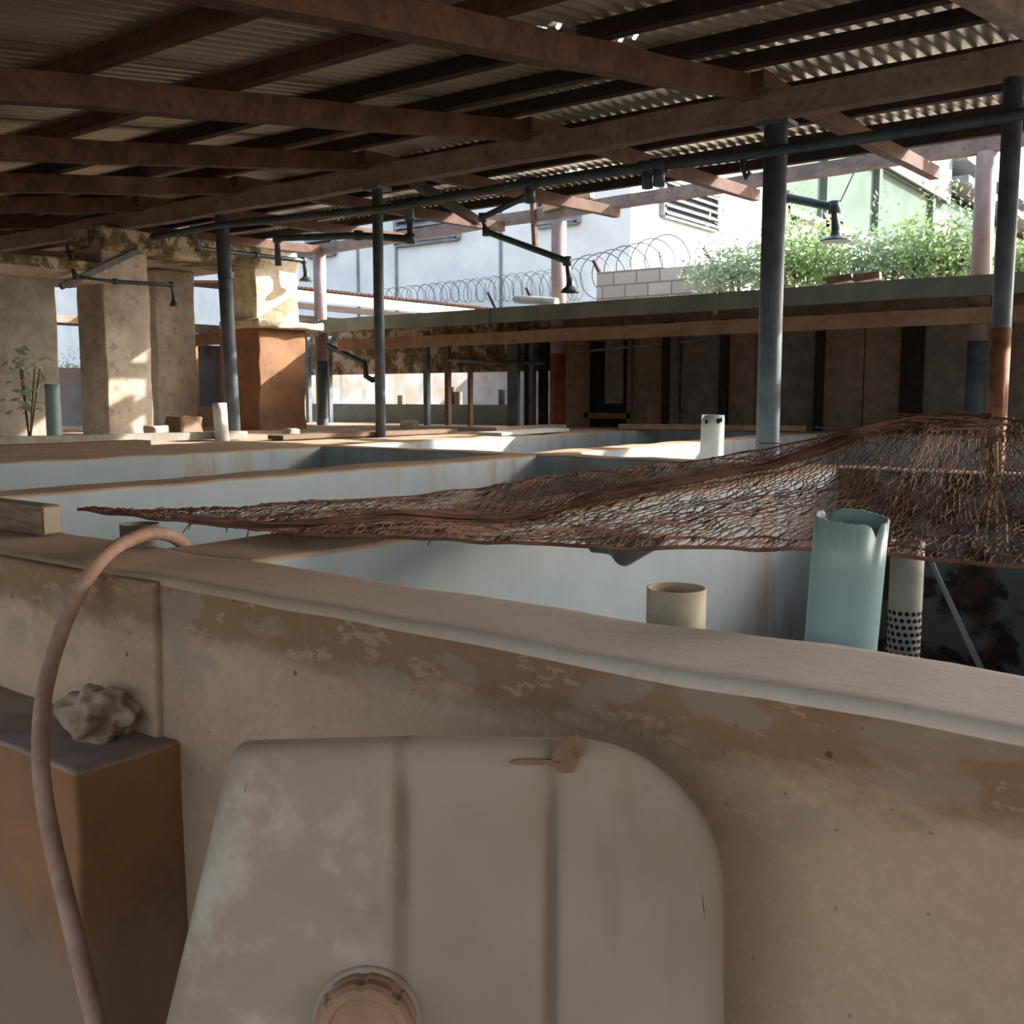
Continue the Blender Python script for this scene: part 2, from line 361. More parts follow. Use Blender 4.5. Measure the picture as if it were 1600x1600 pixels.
tag(MB().bar(PY(0, 372, 9.4), PY(600, 292, 9.4), .12, .13, 14, .02).build('roof_beam', M['timber']), 'red-brown beam behind the main beam at the left of the roof', 'beam')

def post(px, y, r, top, base, lb, mat, name='steel_post', cat='post', grp=None, lean=0):
    b = PY(px, 690, y); b.z = base; lean = lean
    m = MB(); m.tube([(b.x - lean, b.y, top), (b.x - lean * .5, b.y, (top + base) / 2), (b.x, b.y, base)], r, 20)
    t = thing(name, (b.x, b.y, base), lb, cat, grp)
    m.build('shaft', mat, t, True)
    return t, b
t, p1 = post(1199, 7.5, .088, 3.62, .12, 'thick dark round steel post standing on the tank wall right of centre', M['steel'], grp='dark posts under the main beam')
MB().box((p1.x - .13, p1.y - .1, 3.6), (p1.x + .13, p1.y + .1, 3.63)).build('top_plate', M['steel'], t)
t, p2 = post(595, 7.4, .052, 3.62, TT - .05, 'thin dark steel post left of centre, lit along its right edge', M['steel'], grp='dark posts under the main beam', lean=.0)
MB().box((p2.x - .1, p2.y - .1, 3.59), (p2.x + .1, p2.y + .1, 3.62)).build('top_plate', M['steel'], t)
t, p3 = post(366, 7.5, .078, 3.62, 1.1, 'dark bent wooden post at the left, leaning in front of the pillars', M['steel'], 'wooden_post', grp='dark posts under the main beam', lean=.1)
MB().tube([(p3.x - .06, p3.y, 2.93), (p3.x - .06, p3.y, 3.0)], .09, 16).build('strap', M['pvc'], t)
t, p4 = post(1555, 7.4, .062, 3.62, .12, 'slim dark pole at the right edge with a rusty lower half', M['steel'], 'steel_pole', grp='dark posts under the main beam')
MB().tube([(p4.x, p4.y, .13), (p4.x, p4.y, 2.05)], .064, 20).build('rusty_sleeve', M['rustpole'], t, True)
for px, ty, lb in ((503, 375, 'pinkish steel eave pole nearest the plaster pillars'), (872, 335, 'pinkish steel eave pole in front of the pale factory wall'), (1524, 225, 'grey-pink steel eave pole among the bushes at the right')):
    b = PY(px, 600, 12.0); top = PY(px, ty, 12.0).z - .1
    t = thing('eave_pole', (b.x, 12.0, 0), lb, 'post', 'poles under the far eave')
    MB().tube([(b.x, 12.0, 2.2), (b.x, 12.0, top)], .105, 20).build('upper_shaft', M['pinksteel'], t, True)
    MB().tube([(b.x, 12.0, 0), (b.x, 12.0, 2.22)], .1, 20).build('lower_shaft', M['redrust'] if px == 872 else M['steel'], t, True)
sp = PY(1545, 240, 12.0)
tag(MB().tube([sp, PY(1545, 175, 12.0)], .05, 12).build('short_post', M['steel']), 'short dark stub post standing on the eave beam at the right', 'post')
# diagonal brace and hanging sticks near the middle
tag(MB().bar(PY(640, 280, 8.6), PY(745, 345, 10.4), .09, .1, 4).build('brace', M['dark']), 'dark diagonal timber brace under the roof right of the thin post', 'brace')
tag(MB().bar(PY(830, 270, 11.9), PY(836, 383, 11.9), .06, .06, 4).build('hanging_stick', M['timber']), 'short brown stick hanging from the eave beam beside the middle pole', 'stick')
tag(MB().bar(PY(850, 322, 11.9), PY(925, 300, 11.9), .1, .16, 3).build('timber_offcut', M['lumber']), 'orange timber offcut nailed at the eave above the middle pole', 'timber piece')

# ================================================ WATER PIPES UNDER THE ROOF
zp = lambda px, py: PY(px, py, 7.28)
t = thing('water_pipe', zp(800, 290), 'long dark green water pipe tied to the posts under the roof', 'pipe')
pts = [zp(238, 371), zp(340, 352), zp(600, 326), zp(800, 291), zp(1000, 262), zp(1195, 238), zp(1400, 208), zp(1600, 178), zp(1700, 163)]
MB().tube(pts, .04, 12).build('pipe_run', M['pvc'], t, True)
for px, py in ((828, 287), (1012, 262), (1030, 258)):
    a = zp(px, py)
    MB().tube([a + Vector((-.07, 0, 0.005)), a + Vector((.07, 0, -.005))], .056, 12).build('pipe_joint', M['pvc'], t, True)
    MB().tube([a, a + Vector((0, 0, -.16))], .045, 12).build('pipe_stub', M['pvc'], t, True)
def shower(pts, r, rose, lb, cr=.13):
    t = thing('shower_pipe', pts[0], lb, 'shower pipe', 'shower pipes over the tanks')
    MB().tube(pts, r, 10).build('pipe', M['pvc'], t, True)
    for q in pts[1:-1]:
        MB().tube([q + Vector((0, 0, -r * 1.3)), q + Vector((0, 0, r * 1.3))], r * 1.35, 10).build('elbow', M['pvc'], t, True)
    if rose:
        e = Vector(pts[-1])
        MB().tube([e + Vector((0, 0, .05)), e, e + Vector((0, 0, -.05)), e + Vector((0, 0, -.065))], [r, r * 1.3, cr, cr], 16).build('shower_rose', M['pvc'], t)
Q = lambda y: (lambda a, b: PY(a, b, y))
q = Q(9.0)
shower([zp(832, 288), q(830, 303), q(890 - 136, 340), q(760, 362), q(886, 408), q(891, 447)], .035, True, 'shower pipe with a flared rose hanging before the pink middle pole', .1)
q = Q(8.4)
shower([zp(640, 320), q(640, 338), q(641, 373), q(560, 368), q(433, 372), q(435, 415)], .04, False, 'dark shower pipe with two bends behind the thin post', .1)
q = lambda a, b: PX(a, b, -11.25)
shower([zp(300, 357), q(310, 388), q(400, 399), q(474, 407), q(478, 432)], .032, True, 'thin shower pipe ending beside the cracked white pillar', .1)
q = lambda a, b: PX(a, b, -11.2)
shower([zp(105, 386), q(118, 432), q(180, 440), q(268, 445), q(272, 470)], .025, True, 'thin shower pipe ending in front of the plaster pillars', .06)
q = Q(11.5)
shower([q(1195, 300), q(1225, 308), q(1304, 324), q(1306, 368)], .05, True, 'dark shower pipe hanging in front of the bushes', .17)
tag(MB().tube([PY(1338, 262, 11.5), PY(1310, 322, 11.5)], .008, 6).build('wire_tie', M['wire']), 'thin wire holding up the shower pipe before the bushes', 'wire')
hk = zp(1165, 262)
tag(MB().tube([zp(1160, 244), zp(1160, 262), zp(1166, 278), zp(1172, 268)], .02, 8).build('pipe_hook', M['pvc'], None, True), 'small dark hook on the water pipe left of the thick post', 'hook')

# ================================================ LOW CANOPY AND BACK WALL ACROSS THE YARD
c0, c1 = PY(430, 500, 11.3), PY(1600, 443, 11.0)
ca = Vector((c0.x - .2, 11.25, 2.78)); cb = Vector((3.5, 11.0, 2.80))
t = thing('low_canopy', (-5, 11.2, 2.6), 'long low canopy roof with a grey gutter crossing the yard behind the tanks', 'canopy')
MB().bar(ca + Vector((0, 0, -.09)), cb + Vector((0, 0, -.09)), .1, .2, 20, .012).build('gutter', M['gutter'], t)
MB().grid(lambda u, v: ca.lerp(cb, u) + Vector((0, .05 + v * 2.6, .012 + .02 * v + .012 * math.cos(u * 700))), 420, 2).build('canopy_sheet', M['tin'], t)
for k in range(5):
    p = ca.lerp(cb, .08 + .2 * k)
    MB().box((p.x - .025, p.y - .075, p.z - .24), (p.x + .025, p.y - .05, p.z + .01)).build('gutter_bracket', M['gutter'], t)
w0, w1 = PY(530, 538, 11.75), PY(1600, 490, 11.75)
MB().bar((w0.x, 11.75, 2.42), (3.2, 11.75, 2.47), .08, .17, 14, .015).build('lumber_beam', M['lumber'], t)
tag(MB().tube([PY(805, 472, 11.6) + Vector((0, 0, .04)), PY(870, 478, 11.6) + Vector((0, 0, .05))], .06, 14).build('pipe_offcut', M['white']), 'white pipe offcut lying on the canopy left of the middle pole', 'pipe')
for (px, lb) in ((1310, 'left terracotta shard on the canopy edge below the bushes'), (1352, 'right terracotta shard on the canopy edge below the bushes')):
    p = PY(px, 440, 11.2); z = 2.83
    tag(MB().bar((p.x - .12, 11.2, z + .03), (p.x + .14, 11.25, z + .05), .2, .07, 3, .02).build('tile_shard', M['roofbrown']), lb, 'tile shard', 'tile shards on the canopy')

BW = 13.2
X = lambda px: PY(px, 600, BW).x
bw = struct(MB().box((X(860), BW, 0), (3.6, BW + .12, 2.83)).build('wall_back', M['ply'], origin=False))
panels = [(862, 888, 'ply2'), (888, 924, 'ply'), (990, 1040, 'ply'), (1066, 1128, 'ply2'), (1142, 1180, 'ply'), (1220, 1275, 'ply2'), (1290, 1350, 'ply'), (1352, 1408, 'ply'), (1445, 1520, 'ply2'), (1524, 1600, 'ply')]
for i, (a, b, m) in enumerate(panels):
    MB().box((X(a), BW - .05, .8), (X(b), BW - .005, 2.6)).build('board_panel', M[m], bw)
for a, b in ((1040, 1052), (1129, 1139), (1277, 1288), (1410, 1442), (848, 860), (826, 834), (800, 808)):
    MB().box((X(a), BW - .12, .6), (X(b), BW - .055, 2.65)).build('batten', M['dark'], bw)
MB().box((X(1054), BW - .14, .6), (X(1065), BW - .06, 2.6)).build('batten', M['timber2'], bw)
MB().box((X(1278), BW - .09, .6), (X(1285), BW - .05, 2.4)).build('batten', M['rustpole'], bw)
d = thing('door_1', (X(955), BW, 1), None, None); struct(d)
MB().box((X(924), BW - .06, 1.05), (X(990), BW - .004, 2.5)).build('doorway_dark', M['blackhole'], d)  # near-black panel added for the shade inside the open doorway
MB().box((X(950), BW - .09, 1.5), (X(978), BW - .05, 2.42)).build('door_panel', M['ply2'], d)
for a, b, z0, z1 in ((920, 926, 1.0, 2.5), (986, 992, 1.0, 2.5), (920, 992, 2.42, 2.5), (915, 995, 1.28, 1.36)):
    MB().box((X(a), BW - .12, z0), (X(b), BW - .065, z1)).build('door_frame', M['wood'], d)
tag(MB().tube([PY(900, 550, 13.12), PY(1000, 541, 13.12), PY(1100, 531, 13.12)], .02, 8).build('conduit', M['vent']), 'pale thin conduit along the dark board wall above the doorway', 'pipe')
struct(MB().box((X(470), BW, 2.0), (X(862), BW + .08, 2.82)).build('wall_header', M['mossy'], origin=False))
# open bay left of the board wall: slender posts, rail, low parapet
BY = 12.9
Xb = lambda px: PY(px, 600, BY).x
for px, w, m, lb in ((667, .09, 'steel', 'dark slender post first left of the open bay rail'), (700, .08, 'wood', 'brown slender post in the middle of the open bay'), (735, .05, 'wood', 'thin brown post right of middle in the open bay'),
                     (803, .2, 'steel', 'wide dark post at the right of the open bay'), (832, .08, 'steel', 'dark post just left of the red eave pole'), (515, .07, 'steel', 'thin dark post beside the pink eave pole under the canopy'), (482, .08, 'steel', 'dark post beside the brown corner pillar')):
    x = Xb(px); tag(MB().box((x - w / 2, BY - .04, .2), (x + w / 2, BY + .04, 2.68)).build('bay_post', M[m]), lb, 'post', 'posts of the open bay')
tag(MB().tube([PY(700, 562, 12.75), PY(760, 566, 12.75), PY(850, 568, 12.75)], .03, 8).build('bay_rail', M['steel'], None, True), 'dark rail pipe strung across the open bay', 'pipe')
q = Q(11.9)
tag(MB().tube([q(512, 540), q(570, 568), q(572, 588), q(582, 594), q(592, 590)], .045, 10).build('drain_pipe', M['pvc'], None, True), 'dark bent drain pipe under the canopy left of the thin post', 'pipe')
struct(MB().box((PY(480, 630, 13.6).x, 13.6, 0), (PY(802, 630, 13.6).x, 13.75, PY(700, 632, 13.6).z)).build('wall_parapet', M['gutter'], origin=False))
for px, hgt, m, lb in ((627, .16, 'greypvc', 'left pipe stub on the low parapet'), (706, .3, 'wood', 'tall wooden stub on the low parapet'), (716, .22, 'concrete', 'squat grey stub beside the wooden stub on the parapet'), (785, .25, 'steel', 'dark right-hand stub on the low parapet')):
    p = PY(px, 632, 13.67); z = PY(700, 632, 13.6).z
    tag(MB().tube([(p.x, 13.67, z), (p.x, 13.67, z + hgt)], .07, 12).build('pipe_stub', M[m]), lb, 'pipe stub', 'stubs on the parapet')

# ================================================ PILLARS OF THE BROKEN BUILDING AT THE LEFT
def pillar(x0_, x1_, y0, y1, z0, z1, m, name, lb):
    o = masonry(name, (x0_, y0, z0), (x1_, y1, z1), [m], lambda n, c: 0, .013, .16, .03); del o['kind']
    return tag(o, lb, 'pillar', 'pillars of the ruined building')
pillar(-12.3, -11.5, 5.75, 6.5, 1.0, 2.97, M['concrete'], 'plaster_pillar', 'grey shaded plaster pillar nearest the left edge of the opening')
pillar(-12.1, -11.5, 7.1, 7.74, 1.0, 3.5, M['pillar'], 'plaster_pillar', 'tall chipped plaster pillar half lit by a diagonal sunbeam')
pillar(-13.0, -12.5, 8.5, 9.15, 1.0, 3.36, M['pillar'], 'plaster_pillar', 'set-back brown pillar behind the sunlit one')
t = thing('corner_pillar', (-11.8, 9.8, 1.0), 'corner pillar of cracked white plaster above rusty brown masonry', 'pillar', 'pillars of the ruined building')
for nm, lo, hi, m in (('upper_block', (-12.1, 9.42, 2.6), (-11.5, 10.2, 3.66), M['crack']), ('lower_block', (-12.15, 9.4, 1.0), (-11.45, 10.25, 2.6), M['block']), ('ledge', (-12.2, 9.3, 2.55), (-11.3, 10.5, 2.66), M['crack'])):
    o = masonry(nm, lo, hi, [m], lambda n, c: 0, .03, .16, .03); del o['kind']; o.parent = t; o.location = -t.location
struct(masonry('wall_left', (-12.4, 4.2, 1.0), (-11.5, 5.35, 2.97), [M['mossy']], lambda n, c: 0, .05, .18, .05))
struct(masonry('wall_lintel', (-12.3, 4.2, 2.95), (-11.45, 7.15, 3.2), [M['pillar'], M['mossy']], lambda n, c: 1 if c.z > 3.08 else 0, .015, .12, .03))
struct(masonry('wall_lintel_upper', (-12.1, 7.1, 3.36), (-11.45, 9.5, 3.64), [M['mossy']], lambda n, c: 0, .015, .12, .03))
struct(MB().box((-14.6, 7.8, 3.36), (-12.1, 9.5, 3.5)).build('ceiling_slab', M['pillar'], origin=False))
wa, wb = PY(305, 540, 10.2), PY(346, 635, 10.2)
struct(MB().box((-15.8, 10.2, 1.0), (wa.x, 10.25, 2.6)).box((wb.x, 10.2, 1.0), (-11.6, 10.25, 2.6)).box((wa.x, 10.2, 1.0), (wb.x, 10.25, wb.z)).box((wa.x, 10.2, wa.z), (wb.x, 10.25, 2.6)).build('wall_corner', M['block'], origin=False))
tag(MB().bar(PX(95, 448, -11.46), PX(215, 392, -11.46), .06, .07, 4).build('leaning_bar', M['steel']), 'grey bar slanting across the top of the left pillars', 'bar')
# seen through the pillars
t = thing('shed', (-20.5, 9, 0), 'brown-roofed low shed with a streaked white wall seen between the pillars', 'building')
MB().box((-20.5, 8, 0), (-20.2, 21, 2.2)).build('shed_wall', M['palewall'], t)
MB().box((-20.19, PX(303, 600, -20.2).y, 1.3), (-20.15, PX(350, 600, -20.2).y, PX(330, 540, -20.2).z)).build('wall_panel', M['palewall'], t)
MB().bar((-20.3, 7.5, PX(330, 515, -20.3).z), (-20.3, 21.5, PX(330, 515, -20.3).z), .8, .15).build('shed_roof', M['roofbrown'], t)
# ================================================ SHED, FACTORY, RAZOR WIRE AND GREENERY BEYOND
t = thing('lean_to', (-16.6, 18, 0), 'long lean-to with a brown tin edge in front of the pale factory wall', 'building')
MB().box((-17, 13.2, 0), (-16.6, 22.6, 3.3)).build('lean_to_wall', M['palewall'], t)
MB().grid(lambda u, v: Vector((-15.9 - v * 3.5, 13 + u * 9.8, 3.78 + v * .25 + .025 * math.cos(u * 520))), 420, 2).build('lean_to_roof', M['roofbrown'], t)
MB().bar((-15.95, 13, 3.62), (-15.95, 22.8, 3.62), .06, .2).build('fascia', M['wallwhite'], t)
MB().bar((-15.98, 13, 3.42), (-15.98, 22.8, 3.42), .06, .12).build('lower_trim', M['dark'], t)
# factory
FY, FX = 24.0, PY(985, 380, 24.0).x
t = thing('factory', (FX - 6, FY + 20, 0), 'large pale factory with louvred vents and green upper cladding', 'building')
MB().box((-48, FY, 0), (FX, 95, 7.9)).build('lower_wall', M['wallwhite'], t)
fw = MB().box((-48, FY + .02, 7.9), (FX, FY + 10, 12)); fw.build('upper_wall', M['wallwhite'], t)
MB().box((-48, FY + 10, 7.9), (FX + .02, 95, 11.4)).build('green_wall', M['green'], t)
g0 = FY + 10
cl = MB(); n = 160
for i in range(n):
    y = 36 + (54 - 36) * i / n; cl.box((FX + .15, y, 11.0), (FX + .4, y + .075, 14.4 - .0 * i))
cl.box((FX - .2, 36, 11.0), (FX + .3, 54, 14.4)); cl.build('cladding_screen', M['clad'], t)
MB().bar((FX + .4, 54.3, 12.15), (FX + .4, 96, 12.15), 1.4, .35).build('gutter_edge', M['vent'], t)
MB().bar((FX - 3, 54.3, 13.2), (FX - 3, 96, 13.2), 8, .3).build('roof_edge', M['vent'], t)
for yy in (33.8, 37.6, 43.5, 51.5, 60): MB().box((FX, yy, 7.2), (FX + .25, yy + .4, 11.4)).build('downpipe', M['green'], t)
MB().bar((FX + .1, g0, 7.9), (FX + .1, 95, 7.9), .3, .25).build('wall_band', M['vent'], t)
def louvre(c, du, w, h, lbl=None):                       # framed vent with slats, du = wall direction
    du = Vector(du); nrm = Vector((du.y, -du.x, 0)); c = Vector(c)
    fr = MB()
    for s in (-1, 1): fr.bar(c + du * (s * w / 2) + nrm * .08 - Vector((0, 0, h / 2)), c + du * (s * w / 2) + nrm * .08 + Vector((0, 0, h / 2)), .14, .14)
    for s in (-1, 1): fr.bar(c - du * (w / 2) + nrm * .08 + Vector((0, 0, s * h / 2)), c + du * (w / 2) + nrm * .08 + Vector((0, 0, s * h / 2)), .14, .1)
    f = fr.build('louvre_vent', M['vent'], t)
    sl = MB(); k = int(h / .2)
    for i in range(k):
        z = -h / 2 + (i + .5) * h / k
        a = c + nrm * .06 + Vector((0, 0, z))
        sl.add([a - du * (w / 2) + Vector((0, 0, -.06)) + nrm * .14, a + du * (w / 2) + Vector((0, 0, -.06)) + nrm * .14, a + du * (w / 2) + Vector((0, 0, .06)), a - du * (w / 2) + Vector((0, 0, .06)),
                a - du * (w / 2) + Vector((0, 0, -.03)) + nrm * .14, a + du * (w / 2) + Vector((0, 0, -.03)) + nrm * .14, a + du * (w / 2) + Vector((0, 0, .09)), a - du * (w / 2) + Vector((0, 0, .09))],
               [(0, 1, 2, 3), (7, 6, 5, 4), (0, 4, 5, 1), (1, 5, 6, 2), (2, 6, 7, 3), (3, 7, 4, 0)])
    o = sl.build('slats', M['vent'], f); o.location = (0, 0, 0)
    bk = MB().bar(c - du * (w / 2) + nrm * .02, c + du * (w / 2) + nrm * .02, .02, h).build('vent_back', M['steel'], f); bk.location = (0, 0, 0)
for a, b, yt, yb in ((622, 718, 300, 379), (484, 525, 330, 400), (842, 905, 270, 352)):
    pa, pb = PY(a, yb, FY), PY(b, yb, FY); zt = PY((a + b) / 2, yt, FY).z; zb = (pa.z + pb.z) / 2
    louvre(((pa.x + pb.x) / 2, FY, (zt + zb) / 2), (1, 0, 0), pb.x - pa.x, zt - zb)
for a, b, yt, yb in ((1032, 1116, 292, 350), (1215, 1240, 325, 352), (1278, 1312, 335, 362)):
    pa, pb = PX(a, yb, FX), PX(b, yb, FX); zt = PX((a + b) / 2, yt, FX).z; zb = (pa.z + pb.z) / 2
    louvre((FX, (pa.y + pb.y) / 2, (zt + zb) / 2), (0, 1, 0), pb.y - pa.y, zt - zb)
pa, pb = PX(1448, 360, FX), PX(1482, 360, FX); w = MB().box((FX, pa.y, 8.7), (FX + .06, pb.y, 10.6)).build('window', M['vent'], t)
wp = MB().box((FX + .06, pa.y + .4, 8.9), (FX + .08, (pa.y + pb.y) / 2 - .1, 10.5)).box((FX + .06, (pa.y + pb.y) / 2 + .3, 8.9), (FX + .08, pb.y - .3, 10.5)).build('pane', M['panes'], w); wp.location = (0, 0, 0)
for px in (560, 783, 620): 
    p = PY(px, 420, FY); MB().box((p.x - .04, FY - .05, 0), (p.x + .04, FY, 9)).build('wall_joint', M['vent'], t)
# block wall and boundary wall
bx0, bx1 = PY(932, 470, 15.5), PY(1130, 440, 15.5)
zt = PY(1000, 420, 15.5).z
m = MB().box((bx0.x, 15.5, 0), (bx1.x - 1.1, 15.75, zt)).box((bx1.x - 1.1, 15.5, 0), (bx1.x, 15.75, zt - .02))
struct(m.build('wall_boundary', M['blockwork'], origin=False))
struct(MB().box((-24, 23.3, 0), (bx0.x + .3, 23.5, 3.9)).build('wall_yard', M['palewall'], origin=False))
def coil(a, b, r0, r1, turns, nper=22):
    a, b = Vector(a), Vector(b); d = (b - a).normalized(); e = d.cross(Vector((0, 0, 1))).normalized(); pts = []
    k = turns * nper
    for i in range(k + 1):
        u = i / k; t_ = 2 * math.pi * i / nper; r = r0 + (r1 - r0) * u
        w = 1 + .12 * noise.noise(Vector((u * 30, 0, 5)))
        pts.append(a.lerp(b, u) + (e * math.cos(t_) + Vector((0, 0, math.sin(t_)))) * r * w)
    return pts
m = MB().tube(coil(PY(600, 462, 23.4), PY(905, 443, 23.4), .2, .46, 22), .008, 5)
m.tube(coil(PY(610, 462, 23.4), PY(900, 446, 23.4), .22, .42, 15), .008, 5)
tag(m.build('razor_wire', M['wire']), 'long coil of razor wire along the wall in front of the pale factory', 'razor wire', 'razor wire')
m = MB().tube(coil(PY(905, 440, 18.0), PY(1060, 395, 15.7), .45, .35, 8), .012, 5)
tag(m.build('razor_wire', M['wire']), 'loose razor wire coil rising above the grey block wall', 'razor wire', 'razor wire')
for px, py, y, lb in ((768, 462, 23.4, 'left angle bracket holding the razor wire'), (828, 455, 23.4, 'angle bracket holding the razor wire left of the middle pole'), (938, 415, 15.6, 'short dark spike on the corner of the block wall'), (1112, 396, 15.6, 'rusty spike on the block wall beside the bushes')):
    a = PY(px, py, y)
    tag(MB().bar(a + Vector((.12, 0, -.35)), a + Vector((-.14, 0, .1)), .05, .05).build('wire_bracket', M['dark']), lb, 'bracket', 'wire brackets')

def leafmass(n, c, rad, size):
    m = MB()
    for _ in range(n):
        v = Vector((random.gauss(0, .48), random.gauss(0, .48), random.gauss(0, .5)))
        if v.length > 1.25: v *= 1.1 / v.length
        p = Vector(c) + Vector((v.x * rad[0], v.y * rad[1], v.z * rad[2]))
        a = Vector((random.uniform(-1, 1), random.uniform(-1, 1), random.uniform(-.4, .9))).normalized(); b = a.cross(Vector((random.uniform(-1, 1), random.uniform(-1, 1), random.uniform(-1, 1)))).normalized()
        L = size * random.uniform(.7, 1.3); W = L * .42
        m.add([p, p + a * L * .5 + b * W * .5, p + a * L, p + a * L * .5 - b * W * .5], [(0, 1, 2, 3)])
    return m
def bush(px, py, y, rx, rz, n, mat, lb, cat='bush', size=.10):
    c = PY(px, py, y); c0_ = Vector((c.x, c.y, 0))
    t = thing('bush', c0_, lb, cat, 'bushes beyond the canopy')
    m = leafmass(int(n * 3), c, (rx, rx * .8, rz), size)
    for k in range(5):                                  # sprigs poking out
        s = c + Vector((random.uniform(-.7, .7) * rx, 0, rz * random.uniform(.5, .9)))
        for i in range(14):
            p = s + Vector((random.uniform(-.1, .1), random.uniform(-.1, .1), i * .05)); a = Vector((random.uniform(-1, 1), random.uniform(-1, 1), .5)).normalized(); b = a.cross(Vector((0, 0, 1))).normalized()
            m.add([p, p + a * size * .5 + b * size * .2, p + a * size, p + a * size * .5 - b * size * .2], [(0, 1, 2, 3)])
    m.build('foliage', mat, t)
    st = MB()
    for k in range(4): st.tube([(c.x + random.uniform(-.2, .2), c.y, 0), (c.x + random.uniform(-.6, .6) * rx, c.y, c.z)], .03, 6)
    st.build('stems', M['stem'], t)
bush(1150, 428, 14.9, .8, .42, 650, M['leaf2'], 'pale green bush overhanging the grey block wall')
bush(1255, 412, 15.2, .8, .55, 900, M['leaf'], 'bright green bush right of the thick dark post')
bush(1350, 422, 15.4, .75, .5, 750, M['leaf2'], 'pale bush below the hanging shower rose')
bush(1440, 412, 15.6, .7, .55, 800, M['leaf'], 'bright bush left of the right-hand eave pole')
bush(1500, 405, 16.0, .42, .6, 550, M['leaf2'], 'tall leafy bush behind the right-hand eave pole')
bush(1596, 412, 16.0, .4, .3, 300, M['leaf'], 'small bush at the right edge beside the slim pole')
bush(112, 620, 14.0, .6, .7, 600, M['leaf2'], 'green shrub seen through the gap between the left pillars', 'shrub')

# ================================================ FOREGROUND
# buttress block with rubble lump
bl = masonry('concrete_block', (-3.6, 1.07, 0), (-1.91, 1.33, .84), [M['block'], M['blocktop']], side, .008, .06, .012); del bl['kind']
tag(bl, 'damp brown concrete block stepping out from the front wall at the left', 'concrete block')
pl = masonry('pilaster', (-3.6, 1.30, .83), (-1.97, 1.335, 1.19), [M['plaster']], lambda n, c: 0, .004, .08, .012)
pl.name = 'wall_pilaster'
bm = bmesh.new(); bmesh.ops.create_icosphere(bm, subdivisions=5, radius=1)
for v in bm.verts:
    v.co.x *= 1.15
    n_ = noise.noise(v.co * 1.6); n2 = noise.noise(v.co * 2.9 + Vector((3, 1, 4))); n3 = noise.noise(v.co * 9)
    v.co = v.co * (.95 + .42 * n_ + .22 * n2 + .035 * n3)
    v.co.z = max(v.co.z, -.55)
lc = PZ(160, 1145, .84); S = Vector((.088, .075, .07))
lm = MB(); lm.v = [Vector((lc.x + v.co.x * S.x, lc.y + v.co.y * S.y, .84 + (v.co.z + .55) * S.z)) for v in bm.verts]; lm.f = [tuple(v.index for v in f.verts) for f in bm.faces]; bm.free()
tag(lm.build('rubble_lump', M['lump'], None, True), 'crumpled grey lump of dried rubble sitting on the brown block', 'rubble')
# timber block on the wall
t = thing('timber_block', (-2.95, 1.5, TT), 'short weathered timber block lying on the front wall at the left edge', 'timber block')
pe = PZ(66, 838, TT + .005)
MB().box((pe.x - .75, pe.y - .0, TT + .006), (pe.x, pe.y + .06, TT + .092)).build('block_body', M['wood'], t, bevel=.008)
MB().box((pe.x + .0005, pe.y + .006, TT + .012), (pe.x + .004, pe.y + .054, TT + .086)).build('cut_end', M['woodend'], t)
# hose
hp = [PY(292, 868, 1.80), PY(286, 850, 1.68), PY(262, 836, 1.60), PY(232, 834, 1.53), PY(192, 849, 1.44), PY(168, 866, 1.36), PY(148, 887, 1.29), PY(116, 940, 1.23), PY(88, 1010, 1.17), PY(69, 1085, 1.09), PY(63, 1160, 1.03), PY(68, 1240, .99), PY(84, 1325, .97), PY(104, 1410, .95), PY(127, 1505, .93), PY(152, 1610, .92), PY(190, 1800, .92)]
def smoothpath(p, k=6):
    out = []
    for i in range(len(p) - 1):
        a, b, c, d = p[max(i - 1, 0)], p[i], p[i + 1], p[min(i + 2, len(p) - 1)]
        for j in range(k):
            t_ = j / k; out.append(.5 * ((2 * b) + (c - a) * t_ + (2 * a - 5 * b + 4 * c - d) * t_ ** 2 + (3 * b - a - 3 * c + d) * t_ ** 3))
    return out + [p[-1]]
hp.append(Vector((hp[-1].x + .05, hp[-1].y, .03)))
tag(MB().tube(smoothpath(hp), .0172, 14).build('hose', M['hose'], None, True), 'dusty pinkish hose looping over the front wall and down in front of the block', 'hose')

# plastic tank leaning on the wall
LEAN = math.radians(7)
base = Vector((-.735, .885, 0)); TH = .06; TURN = Matrix.Rotation(math.radians(36), 3, 'Z')
def outline(inset=0):
    L, R, T, B = -.325 + inset, .335 - inset, 1.16 - inset, .02 + inset; pts = []
    def arc(cx, cz, r, r2, a0, a1, n):
        for i in range(n + 1):
            a = math.radians(a0 + (a1 - a0) * i / n); pts.append((cx + r * math.cos(a), cz + r2 * math.sin(a)))
    arc(R - .20, T - .20, .20, .20, 0, 90, 18); pts.append((-.05, T + .003)); pts.append((-.2, T - .002))
    arc(L + .03, T - .04, .03, .035, 90, 180, 6)
    arc(L - .24 + .08, B + .08, .08, .08, 180, 270, 6); arc(R - .08, B + .08, .08, .08, 270, 360, 6)
    return pts
RX = TURN @ Matrix.Rotation(-LEAN, 3, 'X')
def place(x, y, z): return base + RX @ Vector((x, y, z))
lay = [(0.03, 0), (.012, .005), (.003, .014), (0, .026), (0, TH - .02), (.006, TH - .008), (.02, TH)]
m = MB(); rows = []
for ins, y in lay: rows.append([place(x, y, z) for x, z in outline(ins)])
n = len(rows[0]); vs = [p for r in rows for p in r]
fs = [(j * n + k, j * n + (k + 1) % n, (j + 1) * n + (k + 1) % n, (j + 1) * n + k) for j in range(len(rows) - 1) for k in range(n)] + [tuple((len(rows) - 1) * n + k for k in range(n))]
m.add(vs, fs)
